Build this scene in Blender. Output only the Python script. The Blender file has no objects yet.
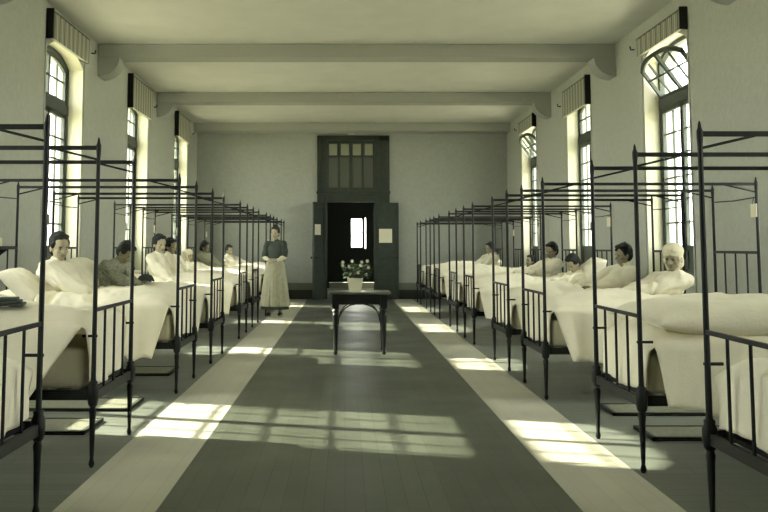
import bpy, bmesh, math, random
from mathutils import Vector, Matrix, noise
random.seed(7)
C = bpy.context.scene.collection
PI = math.pi
V = Vector

# ------------------------------------------------------------------ materials
def s2l(c):
    return tuple(((x/255)/12.92 if x/255 <= .04045 else ((x/255+.055)/1.055)**2.4) for x in c) + (1,)

def mat(name, rgb, rough=.7, bump=0, bscale=40, vary=0, vscale=6, spec=.3, metal=0):
    m = bpy.data.materials.new(name); m.use_nodes = True
    nt = m.node_tree; b = nt.nodes['Principled BSDF']
    b.inputs['Base Color'].default_value = s2l(rgb)
    b.inputs['Roughness'].default_value = rough
    b.inputs['Specular IOR Level'].default_value = spec
    b.inputs['Metallic'].default_value = metal
    tc = nt.nodes.new('ShaderNodeTexCoord')
    if vary:
        n = nt.nodes.new('ShaderNodeTexNoise'); n.inputs['Scale'].default_value = vscale
        n.inputs['Detail'].default_value = 6
        r = nt.nodes.new('ShaderNodeMapRange')
        r.inputs[1].default_value = .3; r.inputs[2].default_value = .7
        r.inputs[3].default_value = 1-vary; r.inputs[4].default_value = 1+vary
        mx = nt.nodes.new('ShaderNodeVectorMath'); mx.operation = 'SCALE'
        mx.inputs[0].default_value = s2l(rgb)[:3]
        nt.links.new(tc.outputs['Object'], n.inputs['Vector'])
        nt.links.new(n.outputs['Fac'], r.inputs[0])
        nt.links.new(r.outputs[0], mx.inputs['Scale'])
        nt.links.new(mx.outputs[0], b.inputs['Base Color'])
    if bump:
        n = nt.nodes.new('ShaderNodeTexNoise'); n.inputs['Scale'].default_value = bscale
        n.inputs['Detail'].default_value = 4
        bp = nt.nodes.new('ShaderNodeBump'); bp.inputs['Strength'].default_value = bump
        bp.inputs['Distance'].default_value = .02
        nt.links.new(tc.outputs['Object'], n.inputs['Vector'])
        nt.links.new(n.outputs['Fac'], bp.inputs['Height'])
        nt.links.new(bp.outputs[0], b.inputs['Normal'])
    return m

def board_mat(name, rgb, rough, width, length, dark=.8, rot=0, vary=.12):
    """floor boards running along Y"""
    m = mat(name, rgb, rough, spec=.5)
    nt = m.node_tree; b = nt.nodes['Principled BSDF']
    tc = nt.nodes.new('ShaderNodeTexCoord')
    mp = nt.nodes.new('ShaderNodeMapping'); mp.inputs['Rotation'].default_value[2] = rot
    br = nt.nodes.new('ShaderNodeTexBrick')
    c = V(s2l(rgb)[:3])
    br.inputs['Color1'].default_value = (*(c*(1+vary)), 1)
    br.inputs['Color2'].default_value = (*(c*(1-vary)), 1)
    br.inputs['Mortar'].default_value = (*(c*dark*.7), 1)
    br.inputs['Scale'].default_value = 1
    br.inputs['Mortar Size'].default_value = .003
    br.inputs['Brick Width'].default_value = length
    br.inputs['Row Height'].default_value = width
    nt.links.new(tc.outputs['Object'], mp.inputs['Vector'])
    nt.links.new(mp.outputs[0], br.inputs['Vector'])
    n = nt.nodes.new('ShaderNodeTexNoise'); n.inputs['Scale'].default_value = 1.3; n.inputs['Detail'].default_value = 8
    nt.links.new(tc.outputs['Object'], n.inputs['Vector'])
    r = nt.nodes.new('ShaderNodeMapRange'); r.inputs[1].default_value = .3; r.inputs[2].default_value = .7
    r.inputs[3].default_value = .86; r.inputs[4].default_value = 1.14
    nt.links.new(n.outputs['Fac'], r.inputs[0])
    mx = nt.nodes.new('ShaderNodeVectorMath'); mx.operation = 'SCALE'
    nt.links.new(br.outputs['Color'], mx.inputs[0]); nt.links.new(r.outputs[0], mx.inputs['Scale'])
    nt.links.new(mx.outputs[0], b.inputs['Base Color'])
    r2 = nt.nodes.new('ShaderNodeMapRange'); r2.inputs[1].default_value = .3; r2.inputs[2].default_value = .7
    r2.inputs[3].default_value = rough-.06; r2.inputs[4].default_value = rough+.08
    nt.links.new(n.outputs['Fac'], r2.inputs[0]); nt.links.new(r2.outputs[0], b.inputs['Roughness'])
    return m

M = dict(
    wall=mat('plaster_wall', (174, 178, 168), .85, bump=.25, bscale=60, vary=.05, vscale=14),
    backwall=mat('plaster_end_wall', (160, 165, 157), .85, bump=.25, bscale=60, vary=.05, vscale=14),
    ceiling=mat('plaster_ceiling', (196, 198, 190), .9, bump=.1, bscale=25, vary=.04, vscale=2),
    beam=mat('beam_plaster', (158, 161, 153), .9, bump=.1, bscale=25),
    dado=mat('dado_paint', (112, 120, 106), .6),
    base=mat('skirting_paint', (40, 48, 44), .5),
    darkwood=mat('dark_painted_wood', (64, 72, 66), .5, vary=.12, vscale=12),
    doorwood=mat('door_wood', (54, 62, 56), .5, vary=.15, vscale=9),
    reveal=mat('daylit_reveal_plaster', (205, 205, 182), .8),  # paler than the walls: daylight on the jambs put into the colour
    winframe=mat('window_wood', (72, 80, 73), .6),
    iron=mat('black_iron', (15, 20, 20), .5, spec=.3, vary=.2, vscale=30),
    blackwood=mat('black_table_wood', (16, 20, 19), .4, spec=.4),
    tabletop=mat('grey_tabletop', (90, 96, 86), .3, vary=.2, vscale=10, spec=.5),  # mottled grey top, paler than the black legs
    sheet=mat('white_linen', (236, 232, 212), .9, bump=.25, bscale=60, vary=.03),
    spread=mat('cotton_bedspread', (232, 228, 208), .9, bump=.14, bscale=70, vary=.04),
    quilt=mat('eiderdown_cotton', (230, 226, 206), .9, bump=.25, bscale=45, vary=.04),
    greyblanket=mat('grey_blanket', (160, 160, 138), .95, bump=.3, bscale=80),
    gown=mat('white_nightshirt', (228, 224, 204), .9, bump=.3, bscale=50),
    check=mat('patterned_bedjacket', (140, 142, 124), .9, bump=.3, bscale=60, vary=.35, vscale=45),
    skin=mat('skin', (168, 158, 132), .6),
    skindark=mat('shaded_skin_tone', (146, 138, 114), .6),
    lips=mat('lips', (134, 122, 102), .6),
    eye=mat('eye_dark', (66, 62, 52), .5),
    hair=mat('dark_hair', (30, 34, 32), .6, bump=.6, bscale=80),
    white=mat('white_bonnet', (214, 209, 184), .9, bump=.4, bscale=60),
    blouse=mat('dark_blouse', (62, 70, 66), .85, bump=.3, bscale=50, vary=.1),
    apron=mat('striped_grey_apron', (158, 158, 138), .85, bump=.3, bscale=30, vary=.1, vscale=14),
    shoe=mat('black_leather', (24, 26, 24), .4),
    paper=mat('white_paper', (226, 223, 200), .8),
    mat_=mat('rush_mat', (120, 122, 106), .9, bump=.5, bscale=70, vary=.15, vscale=30),
    matd=mat('mat_binding', (50, 56, 50), .9),
    slat=None,
    leaf=mat('leaf_green', (62, 78, 58), .5, vary=.2, vscale=20),
    petal=mat('pale_petals', (206, 204, 182), .7),
    soil=mat('potting_soil', (40, 38, 32), .95),
    pot=mat('white_glazed_pot', (222, 219, 196), .35, vary=.03, spec=.5),
    stone=mat('stone_step', (150, 152, 136), .8, vary=.1),
    ticking=mat('mattress_ticking', (196, 192, 168), .9, bump=.2),
    ground=mat('pale_gravel', (190, 184, 158), .9, vary=.1, vscale=1),
    bottle=mat('brown_bottle', (60, 62, 52), .15, spec=.6),
    floor_c=board_mat('oak_boards_dark', (74, 79, 69), .38, .11, 1.6, rot=PI/2),
    floor_s=board_mat('pale_floor_border', (186, 186, 170), .42, .13, 1.9, rot=PI/2, vary=.03, dark=1.25),
    floor_o=board_mat('oak_boards_side', (100, 106, 98), .45, .12, 1.4, rot=0, vary=.1),
)
def slat_mat():
    m = mat('slatted_blind', (150, 151, 136), .85)
    nt = m.node_tree; b = nt.nodes['Principled BSDF']
    tc = nt.nodes.new('ShaderNodeTexCoord')
    w = nt.nodes.new('ShaderNodeTexWave'); w.wave_type = 'BANDS'; w.bands_direction = 'Y'
    w.inputs['Scale'].default_value = 4.6
    r = nt.nodes.new('ShaderNodeValToRGB')
    r.color_ramp.elements[0].color = s2l((104, 106, 94)); r.color_ramp.elements[1].color = s2l((186, 187, 170))
    nt.links.new(tc.outputs['Object'], w.inputs['Vector']); nt.links.new(w.outputs['Fac'], r.inputs[0])
    nt.links.new(r.outputs[0], b.inputs['Base Color'])
    return m
M['slat'] = slat_mat()
def glass_mat():
    m = bpy.data.materials.new('window_glass'); m.use_nodes = True
    nt = m.node_tree; nt.nodes.clear()
    o = nt.nodes.new('ShaderNodeOutputMaterial'); mx = nt.nodes.new('ShaderNodeMixShader')
    t = nt.nodes.new('ShaderNodeBsdfTransparent'); t.inputs[0].default_value = (.93, .94, .90, 1)
    g = nt.nodes.new('ShaderNodeBsdfGlossy'); g.inputs['Roughness'].default_value = .02
    mx.inputs[0].default_value = .06
    nt.links.new(t.outputs[0], mx.inputs[1]); nt.links.new(g.outputs[0], mx.inputs[2]); nt.links.new(mx.outputs[0], o.inputs[0])
    return m
M['glass'] = glass_mat()
def dull_glass():
    m = mat('dull_interior_glass', (92, 98, 90), .15, spec=.8)  # opaque even grey with a strong specular
    return m
M['dullglass'] = dull_glass()

# ------------------------------------------------------------------ mesh helpers
class MB:
    def __init__(s): s.bm = bmesh.new()
    def box(s, x0, x1, y0, y1, z0, z1, mx=None):
        vs = [s.bm.verts.new((x, y, z)) for x in (x0, x1) for y in (y0, y1) for z in (z0, z1)]
        for f in ((0,1,3,2),(4,6,7,5),(0,4,5,1),(2,3,7,6),(0,2,6,4),(1,5,7,3)):
            s.bm.faces.new([vs[i] for i in f])
        if mx is not None:
            for v in vs: v.co = mx @ v.co
        return s
    def bar(s, p, q, w, h, up=(0,0,1)):
        """rectangular bar from p to q, w across, h along up"""
        p, q = V(p), V(q); d = (q-p).normalized(); u = V(up)
        r = d.cross(u).normalized(); u = r.cross(d)
        vs = []
        for c in (p, q):
            for a, b in ((-1,-1),(1,-1),(1,1),(-1,1)):
                vs.append(s.bm.verts.new(c + r*a*w/2 + u*b*h/2))
        for f in ((3,2,1,0),(4,5,6,7),(0,1,5,4),(1,2,6,5),(2,3,7,6),(3,0,4,7)):
            s.bm.faces.new([vs[i] for i in f])
        return s
    def tube(s, pts, r, n=8, caps=True):
        pts = [V(p) for p in pts]
        rs = r if isinstance(r, (list, tuple)) else [r]*len(pts)
        rings = []
        d0 = (pts[1]-pts[0]).normalized()
        u = V((0,0,1)) if abs(d0.z) < .9 else V((1,0,0))
        for i, p in enumerate(pts):
            if i == 0: d = pts[1]-pts[0]
            elif i == len(pts)-1: d = pts[-1]-pts[-2]
            else: d = (pts[i+1]-pts[i]).normalized() + (pts[i]-pts[i-1]).normalized()
            d.normalize(); a = d.cross(u).normalized(); b = d.cross(a); u = a.cross(d) if False else u
            rings.append([s.bm.verts.new(p + (a*math.cos(t)+b*math.sin(t))*rs[i]) for t in [2*PI*k/n for k in range(n)]])
        for i in range(len(pts)-1):
            for k in range(n):
                s.bm.faces.new((rings[i][k], rings[i][(k+1)%n], rings[i+1][(k+1)%n], rings[i+1][k]))
        if caps:
            s.bm.faces.new(rings[0][::-1]); s.bm.faces.new(rings[-1])
        return s
    def lathe(s, prof, c=(0,0), n=12, ang0=0):
        """prof: list of (r, z)"""
        rings = []
        for r, z in prof:
            rings.append([s.bm.verts.new((c[0]+max(r,.0005)*math.cos(ang0+2*PI*k/n), c[1]+max(r,.0005)*math.sin(ang0+2*PI*k/n), z)) for k in range(n)])
        for i in range(len(prof)-1):
            for k in range(n):
                s.bm.faces.new((rings[i][k], rings[i][(k+1)%n], rings[i+1][(k+1)%n], rings[i+1][k]))
        s.bm.faces.new(rings[0][::-1]); s.bm.faces.new(rings[-1])
        return s
    def ell(s, c, r, rot=None, seg=20, rings=14):
        c = V(c); res = bmesh.ops.create_uvsphere(s.bm, u_segments=seg, v_segments=rings, radius=1)
        for v in res['verts']:
            p = V((v.co.x*r[0], v.co.y*r[1], v.co.z*r[2]))
            if rot is not None: p = rot @ p
            v.co = c + p
        return s
    def cap(s, p, q, r0, r1, n=12):
        """tapered capsule"""
        p, q = V(p), V(q); d = (q-p)
        L = d.length
        if L < 1e-5: return s.ell(p, (r0, r0, r0))
        d.normalize()
        prof = [(p - d*r0*math.cos(t), r0*math.sin(t)) for t in (.05, .4, .8, 1.2, PI/2)]
        prof += [(q + d*r1*math.sin(t), r1*math.cos(t)) for t in (0, .4, .8, 1.2, 1.52)]
        return s.tube([a for a, _ in prof], [b for _, b in prof], n)
    def prism(s, poly, axis, a, b):
        """poly of 2D points extruded along axis ('x': (y,z), 'y': (x,z), 'z': (x,y)) from a to b"""
        def mk(p, t):
            return {'x': (t, p[0], p[1]), 'y': (p[0], t, p[1]), 'z': (p[0], p[1], t)}[axis]
        A = [s.bm.verts.new(mk(p, a)) for p in poly]; B = [s.bm.verts.new(mk(p, b)) for p in poly]
        s.bm.faces.new(A[::-1]); s.bm.faces.new(B)
        n = len(poly)
        for i in range(n): s.bm.faces.new((A[i], A[(i+1)%n], B[(i+1)%n], B[i]))
        return s
    def build(s, name, m, parent=None, smooth=False, bevel=0, loc=None, rz=0, recalc=True):
        if recalc: bmesh.ops.recalc_face_normals(s.bm, faces=s.bm.faces)
        me = bpy.data.meshes.new(name); s.bm.to_mesh(me); s.bm.free()
        if smooth:
            for p in me.polygons: p.use_smooth = True
        for mm in (m if isinstance(m, (list, tuple)) else [m]): me.materials.append(mm)
        o = bpy.data.objects.new(name, me); C.objects.link(o)
        if parent: o.parent = parent
        if loc: o.location = loc
        if rz: o.rotation_euler.z = rz
        if bevel:
            b = o.modifiers.new('bevel', 'BEVEL'); b.width = bevel; b.segments = 2; b.limit_method = 'ANGLE'
        return o

def tag(o, label=None, cat=None, group=None, kind=None):
    if label: o['label'] = label
    if cat: o['category'] = cat
    if group: o['group'] = group
    if kind: o['kind'] = kind
    return o
def empty(name, loc=(0,0,0), rz=0, **k):
    o = bpy.data.objects.new(name, None); C.objects.link(o); o.location = loc; o.rotation_euler.z = rz
    o.empty_display_size = .1
    return tag(o, **k)
def struct(o): o['kind'] = 'structure'; return o
def copy_tree(o, parent=None):
    c = o.copy(); C.objects.link(c); c.parent = parent
    for ch in list(o.children): copy_tree(ch, c)
    return c
def sm_auto(o):
    for p in o.data.polygons: p.use_smooth = True

# ------------------------------------------------------------------ room
XL, XR, YB, YF, ZC = -3.90, 4.27, 23.6, -2.3, 4.55
TH = .45; GD = .25          # wall thickness, depth of the glass behind the wall face
WW = 1.65                   # opening width
SILL, SPRING, CROWN = .90, 3.97, 4.15
WL = [3.58, 8.03, 12.42, 16.85, 21.30]
WR = [2.98, 7.43, 11.90, 16.35, 20.80]

def arch_z(t, spring=SPRING, crown=CROWN):   # t in -1..1
    return spring + (crown-spring)*(1-abs(t)**2.8)

def side_wall(name, xin, sgn, wins):
    b = MB(); xo = xin + sgn*TH
    x0, x1 = sorted((xin, xo))
    ys = [YF-.3]
    for c in wins: ys += [c-WW/2, c+WW/2]
    ys.append(YB+.3)
    for i in range(0, len(ys), 2): b.box(x0, x1, ys[i], ys[i+1], 0, ZC)
    for c in wins:
        b.box(x0, x1, c-WW/2, c+WW/2, 0, SILL)
        N = 12
        for k in range(N):
            t0, t1 = -1+2*k/N, -1+2*(k+1)/N
            b.prism([(c+t0*WW/2, arch_z(t0)), (c+t1*WW/2, arch_z(t1)), (c+t1*WW/2, ZC), (c+t0*WW/2, ZC)], 'x', x0, x1)
    return struct(b.build(name, M['wall']))
side_wall('wall_left', XL, -1, WL)
side_wall('wall_right', XR, 1, WR)

# floor in five boarded zones on one slab
bm = bmesh.new()
xs = [XL-TH, -1.50, -.97, 1.22, 1.75, XR+TH]
mats = [2, 1, 0, 1, 2]
y0, y1 = YF-.3, YB+7
for i in range(5):
    vs = [bm.verts.new(p) for p in ((xs[i], y0, 0), (xs[i+1], y0, 0), (xs[i+1], y1, 0), (xs[i], y1, 0))]
    f = bm.faces.new(vs); f.material_index = mats[i]
    vs = [bm.verts.new(p) for p in ((xs[i], y0, -.2), (xs[i], y1, -.2), (xs[i+1], y1, -.2), (xs[i+1], y0, -.2))]
    f = bm.faces.new(vs); f.material_index = 2
me = bpy.data.meshes.new('floor'); bm.to_mesh(me); bm.free()
for k in ('floor_c', 'floor_s', 'floor_o'): me.materials.append(M[k])
fl = bpy.data.objects.new('floor', me); C.objects.link(fl); struct(fl)

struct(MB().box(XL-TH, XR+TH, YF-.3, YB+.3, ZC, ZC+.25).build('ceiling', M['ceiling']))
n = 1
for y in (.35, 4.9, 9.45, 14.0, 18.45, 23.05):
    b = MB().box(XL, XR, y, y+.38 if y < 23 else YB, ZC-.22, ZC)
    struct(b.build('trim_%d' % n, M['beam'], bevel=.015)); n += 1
    if y < 23:
        for sx, xw in ((1, XL), (-1, XR)):
            N = 8
            pr = [(0, 0)] + [(sx*.34*math.cos(a), -.30*math.sin(a)) for a in [PI/2*k/N for k in range(N+1)]]
            pr = [(xw+p[0], ZC-.22+p[1]) for p in pr]
            struct(MB().prism(pr, 'y', y, y+.38).build('trim_%d' % n, M['beam'])); n += 1
# wall opposite (behind the camera)
struct(MB().box(XL-TH, XR+TH, YF-.3, YF, 0, ZC).build('wall_front', M['wall']))

# back wall with the tall door opening
DX0, DX1, DZ = -.71, 1.15, 4.26
b = MB(); b.box(XL-TH, DX0, YB, YB+.3, 0, ZC); b.box(DX1, XR+TH, YB, YB+.3, 0, ZC); b.box(DX0, DX1, YB, YB+.3, DZ, ZC)
struct(b.build('wall_back', M['backwall']))
b = MB(); b.box(XL, DX0-.02, YB-.03, YB, 0, .24); b.box(DX1+.02, XR, YB-.03, YB, 0, .24)
struct(b.build('baseboard_back', M['base'], bevel=.006))
b = MB(); b.box(XL, DX0-.02, YB-.015, YB, .24, .42); b.box(DX1+.02, XR, YB-.015, YB, .24, .42)
struct(b.build('trim_20', M['dado']))
struct(MB().box(XL, XL+.025, YF, YB, 0, .22).build('baseboard_left', M['base'], bevel=.006))
struct(MB().box(XR-.025, XR, YF, YB, 0, .22).build('baseboard_right', M['base'], bevel=.006))

# ---- tall door case in the end wall
OX0, OX1, OZ = -.47, .78, 2.52       # clear opening
dr = empty('door_1', ((DX0+DX1)/2, YB, 0)); struct(dr)
ox, oy = dr.location.x, YB
def dp(b, name, m, bevel=.008, par=None):
    o = b.build(name, m, None, bevel=bevel)
    o.parent = par or dr
    o.matrix_parent_inverse = Matrix.Identity(4)
    for v in o.data.vertices: v.co -= V((ox, oy, 0))
    return o
b = MB()
b.box(DX0-.02, OX0, YB-.05, YB+.14, 0, DZ); b.box(OX1, DX1+.02, YB-.05, YB+.14, 0, DZ)
b.box(DX0-.02, DX1+.02, YB-.05, YB+.14, DZ-.10, DZ+.02)
b.box(OX0, OX1, YB-.05, YB+.14, OZ, OZ+.22); b.box(DX0-.04, DX1+.04, YB-.08, YB+.1, OZ+.22, OZ+.29)
b.box(OX0-.12, OX0-.09, YB-.075, YB, 0, DZ); b.box(OX1+.09, OX1+.12, YB-.075, YB, 0, DZ); b.box(DX0+.02, OX0-.15, YB-.07, YB, OZ+.4, DZ-.15); b.box(OX1+.16, DX1-.04, YB-.07, YB, OZ+.4, DZ-.15)
dp(b, 'door_frame', M['doorwood'])
# transom light above
tz0, tz1 = OZ+.29, DZ-.10
b = MB(); b.box(OX0, OX1, YB, YB+.06, tz0, tz0+.1); b.box(OX0, OX1, YB, YB+.06, tz1-.08, tz1)
wx = (OX1-OX0)/4
for k in range(5):
    w = .045 if k in (0, 4, 2) else .03
    xx = OX0+k*wx; b.box(xx-w, xx+w, YB-.005, YB+.06, tz0, tz1)
b.box(OX0, OX1, YB, YB+.06, tz1-.46, tz1-.41)
dp(b, 'transom_frame', M['doorwood'])
dp(MB().box(OX0, OX1, YB+.03, YB+.036, tz0, tz1-.41), 'transom_glass', M['dullglass'], 0)
for k in range(4):
    dp(MB().box(OX0+k*wx+.05, OX0+(k+1)*wx-.05, YB+.015, YB+.03, tz1-.40, tz1-.10), 'transom_pane', mat('frosted_pane', (140, 144, 124), .5), 0)

def door_leaf(name, hx, ang, sgn, w=.64):
    """leaf hinged at hx; closed it spans towards the opening's middle; ang swings it into the ward"""
    e = bpy.data.objects.new(name, None); C.objects.link(e)
    e.location = (hx, YB-.07, 0); e.rotation_euler.z = ang; struct(e)
    h = OZ-.02
    b = MB(); t = .045
    b.box(0, .09, -t/2, t/2, .02, h); b.box(w-.09, w, -t/2, t/2, .02, h)
    for z0, z1 in ((.02, .2), (1.02, 1.16), (h-.12, h), (.58, .66)): b.box(.09, w-.09, -t/2, t/2, z0, z1)
    b.build('stile_frame', M['doorwood'], e, bevel=.005)
    b = MB().box(.085, w-.085, -.009, .009, .19, h-.11)
    b.box(.14, w-.14, -.016, .016, .24, .54); b.box(.14, w-.14, -.016, .016, 1.22, h-.18)
    b.build('panel', M['doorwood'], e, bevel=.004)
    b = MB().tube([(w-.05, -.07, 1.08), (w-.05, .07, 1.08)], .012, 8); b.ell((w-.05, -.075, 1.08), (.028, .02, .028)); b.ell((w-.05, .075, 1.08), (.028, .02, .028))
    b.build('door_handle', M['iron'], e, smooth=True)
    b = MB()
    for z in (.3, 1.25, 2.2): b.tube([(0, 0, z-.06), (0, 0, z+.06)], .014, 8)
    b.build('hinge', M['iron'], e)
    return e
dl = door_leaf('door_2', OX0-.06, PI+1.12, -1)
dr3 = door_leaf('door_3', OX1-.02, -.13, 1)
def on_leaf(name, leaf, x0, x1, z0, z1, side, label, cat):
    b = MB().box(x0, x1, side*.026, side*.029, z0, z1)
    o = b.build(name, M['paper']); o.matrix_world = Matrix.LocRotScale(leaf.location, leaf.rotation_euler, None)
    tag(o, label, cat)
on_leaf('paper_notice', dr3, .13, .47, 1.46, 1.82, -1, 'large white paper notice pinned on the open right-hand door leaf', 'notice')
on_leaf('paper_notice', dl, .28, .60, 1.66, 1.93, 1, 'smaller white paper notice pinned on the open left-hand door leaf', 'notice')

# vestibule beyond the door
VB = YB+6.2
b = MB()
b.box(-1.6, -1.4, YB+.3, YB+2.6, 0, 4.4); b.box(-1.6, -1.4, YB+3.7, VB, 0, 4.4); b.box(-1.6, -1.4, YB+2.6, YB+3.7, 0, 1.2); b.box(-1.6, -1.4, YB+2.6, YB+3.7, 2.9, 4.4); b.box(1.9, 2.1, YB+.3, VB, 0, 4.4)  # left wall has an unseen opening, added to let light onto the steps
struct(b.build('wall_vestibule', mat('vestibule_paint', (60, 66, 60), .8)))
struct(MB().box(-1.6, 2.1, YB+.3, VB+.2, 4.4, 4.5).build('ceiling.001', mat('vestibule_ceiling', (90, 94, 84), .9)))
gx0, gx1, gz0, gz1 = .18, .56, 1.30, 2.32
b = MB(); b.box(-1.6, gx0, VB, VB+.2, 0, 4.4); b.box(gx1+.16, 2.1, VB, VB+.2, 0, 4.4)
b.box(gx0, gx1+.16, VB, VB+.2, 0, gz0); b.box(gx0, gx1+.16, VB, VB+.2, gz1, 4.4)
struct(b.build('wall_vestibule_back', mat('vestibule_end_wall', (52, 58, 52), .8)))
w = empty('window_11', ((gx0+gx1)/2, VB+.08, gz0)); struct(w)
b = MB(); cx = (gx0+gx1)/2
for x0, x1 in ((gx0-cx, gx0-cx+.03), (gx1-cx, gx1-cx+.09), (gx1-cx+.13, gx1-cx+.16)): b.box(x0, x1, -.03, .03, 0, gz1-gz0)
b.box(gx0-cx, gx1-cx+.1, -.03, .03, 0, .04); b.box(gx0-cx, gx1-cx+.1, -.03, .03, gz1-gz0-.04, gz1-gz0)
b.box(gx0-cx, gx1-cx, -.012, .012, .5, .52)
b.build('window_frame', M['darkwood'], w)
MB().box(gx0-cx, gx1-cx+.16, -.003, .003, 0, gz1-gz0).build('pane', M['glass'], w)
# steps and screen seen through the door
st = MB(); st.box(-.45, .85, YB+1.9, YB+2.25, 0, .17); st.box(-.45, .85, YB+2.2, YB+2.6, 0, .34)
struct(st.build('trim_21', M['stone'], bevel=.01))

# ---- windows
def arch_frame(b, x0, x1, w, t, spring, crown, z0, steps=12):
    """arched frame of half width w, section t, from z0 up"""
    for s in (-1, 1):
        b.box(x0, x1, *sorted((s*w, s*(w-t))), z0, spring)
    for k in range(steps):
        t0, t1 = -1+2*k/steps, -1+2*(k+1)/steps
        za, zb = arch_z(t0, spring, crown), arch_z(t1, spring, crown)
        b.prism([(t0*w, za-t), (t1*w, zb-t), (t1*w, zb), (t0*w, za)], 'x', x0, x1)

def window(i, xin, sgn, yc, hopper):
    xg = xin + sgn*GD
    w = empty('window_%d' % i, (xg, yc, SILL)); struct(w)
    hw = WW/2
    ZT0, ZT1 = 3.29-SILL, 3.43-SILL
    sp, cr = SPRING-SILL, CROWN-SILL
    b = MB(); arch_frame(b, -.035, .035, hw, .06, sp, cr, 0)
    b.box(-.045, .045, -hw, hw, ZT0, ZT1); b.box(-.05, .05, -hw, hw, 0, .06)
    b.build('window_frame', M['winframe'], w)
    for s in (-1, 1):       # two casements
        y0, y1 = (s*.0+ (0 if s > 0 else -(hw-.06))), ((hw-.06) if s > 0 else 0)
        b = MB(); z0, z1 = .06, ZT0
        b.box(-.03, .02, y0, y0+.055, z0, z1); b.box(-.03, .02, y1-.055, y1, z0, z1)
        b.box(-.03, .02, y0, y1, z0, .16); b.box(-.03, .02, y0, y1, .40, .47); b.box(-.03, .02, y0, y1, z1-.06, z1)
        b.box(-.012, .008, y0+.05, y1-.05, .15, .42)
        ym = (y0+y1)/2; b.box(-.012, .01, ym-.012, ym+.012, .47, z1)
        for k in range(1, 6):
            z = .47 + (z1-.06-.47)*k/6; b.box(-.012, .01, y0+.05, y1-.05, z-.011, z+.011)
        c = b.build('casement', M['winframe'], w)
        MB().box(-.002, .002, y0+.05, y1-.05, .46, z1-.05).build('pane', M['glass'], c)
    b = MB().tube([(-sgn*.045, 0, .3), (-sgn*.045, 0, ZT0-.1)], .009, 6); b.box(*sorted((-sgn*.02, -sgn*.07)), -.015, .015, .75, .9)
    b.build('espagnolette', M['iron'], w)
    # upper light (hinged at its foot; leans into the room when open)
    b = MB(); z0 = 0; h_sp = sp-ZT1-.04; h_cr = cr-ZT1-.07; w2 = hw-.065
    arch_frame(b, -.022, .022, w2, .055, h_sp, h_cr, 0)
    b.box(-.022, .022, -w2, w2, 0, .06)
    b.box(-.02, .02, -.035, .035, 0, h_cr-.02)
    for s in (-.5, .5): b.box(-.012, .012, s*w2-.012, s*w2+.012, 0, h_cr-.1)
    b.box(-.012, .012, -w2, w2, h_cr*.5-.012, h_cr*.5+.012)
    h = b.build('hopper_light', M['winframe'], w)
    N = 12; poly = [(-w2+.03, .03), (w2-.03, .03)] + [(t*(w2-.03), arch_z(t, h_sp, h_cr)-.03) for t in [1-2*k/N for k in range(N+1)]]
    MB().prism(poly, 'x', -.002, .002).build('pane', M['glass'], h)
    h.location.z = ZT1
    if hopper: h.rotation_euler.y = -sgn*math.radians(36)
    # pale sill board and corner beads of the reveal
    MB().box(*sorted((-sgn*.03, -sgn*(GD+.05))), -hw-.04, hw+.04, -.03, .005).build('window_sill', M['reveal'], w, bevel=.006)
    b = MB()
    for s in (-1, 1):
        y = s*(hw+.05); b.box(*sorted((-sgn*GD, -sgn*(GD+.012))), y-.02, y+.02, -SILL+.2, sp+.1)
    b.build('window_trim', M['wall'], w)
    return w
k = 1
for yc in WL: window(k, XL, -1, yc, False); k += 1
hop = {2: True, 4: True, 0: True}
for j, yc in enumerate(WR): window(k, XR, 1, yc, j in hop); k += 1

# lining of the reveals (daylight on the jambs painted paler) belongs to the walls
def reveal(name, xin, sgn, wins):
    b = MB(); e = .004
    xa, xb = sorted((xin+sgn*.002, xin+sgn*(GD-.04)))
    for c in wins:
        for s in (-1, 1): b.box(xa, xb, *sorted((c+s*WW/2, c+s*(WW/2-e))), SILL, SPRING)
        N = 10
        for q in range(N):
            t0, t1 = -1+2*q/N, -1+2*(q+1)/N
            b.prism([(c+t0*WW/2, arch_z(t0)-e), (c+t1*WW/2, arch_z(t1)-e), (c+t1*WW/2, arch_z(t1)), (c+t0*WW/2, arch_z(t0))], 'x', xa, xb)
    return struct(b.build(name, M['reveal']))
reveal('trim_30', XL, -1, WL); reveal('trim_31', XR, 1, WR)

# rolled slatted blinds over the windows
def blind(xin, sgn, yc, z0, z1, label):
    o = empty('window_blind', (xin-sgn*.0, yc, z1), label=label, cat='blind', group='slatted blinds above the windows')
    hw = WW/2+.04; d = z1-z0
    N = 10
    n = int(2*hw/.05); poly = []
    for q in range(n*2+1):
        poly.append((-sgn*(.080 if q % 2 else .070), -hw+2*hw*q/(n*2)))
    poly += [(-sgn*.03, hw), (-sgn*.03, -hw)]
    MB().prism(poly, 'z', -d, 0).build('slats', M['slat'], o)
    MB().box(*sorted((-sgn*.005, -sgn*.105)), -hw-.035, -hw, -d-.02, .02).build('end_board', M['iron'], o, bevel=.005)
    MB().box(*sorted((-sgn*.005, -sgn*.075)), hw, hw+.03, -d, 0).build('end_board', M['wall'], o, bevel=.005)
    MB().tube([(-sgn*.06, -hw, .0), (-sgn*.06, hw, .0)], .02, 8).build('roller', M['winframe'], o)
    MB().tube([(-sgn*.10, hw+.0, -d*.55), (-sgn*.15, hw+.02, -d*.55), (-sgn*.16, hw+.02, -d*.55+.05)], .012, 6).build('cord_hook', M['iron'], o)
for yc, z0, l in ((WL[2], 4.08, 'rolled slatted blind over the nearest visible left-hand window'), (WL[3], 3.86, 'slatted blind over the middle left-hand window'), (WL[4], 3.9, 'slatted blind over the far left-hand window near the end wall')):
    blind(XL, -1, yc, z0, 4.44, l)
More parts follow.
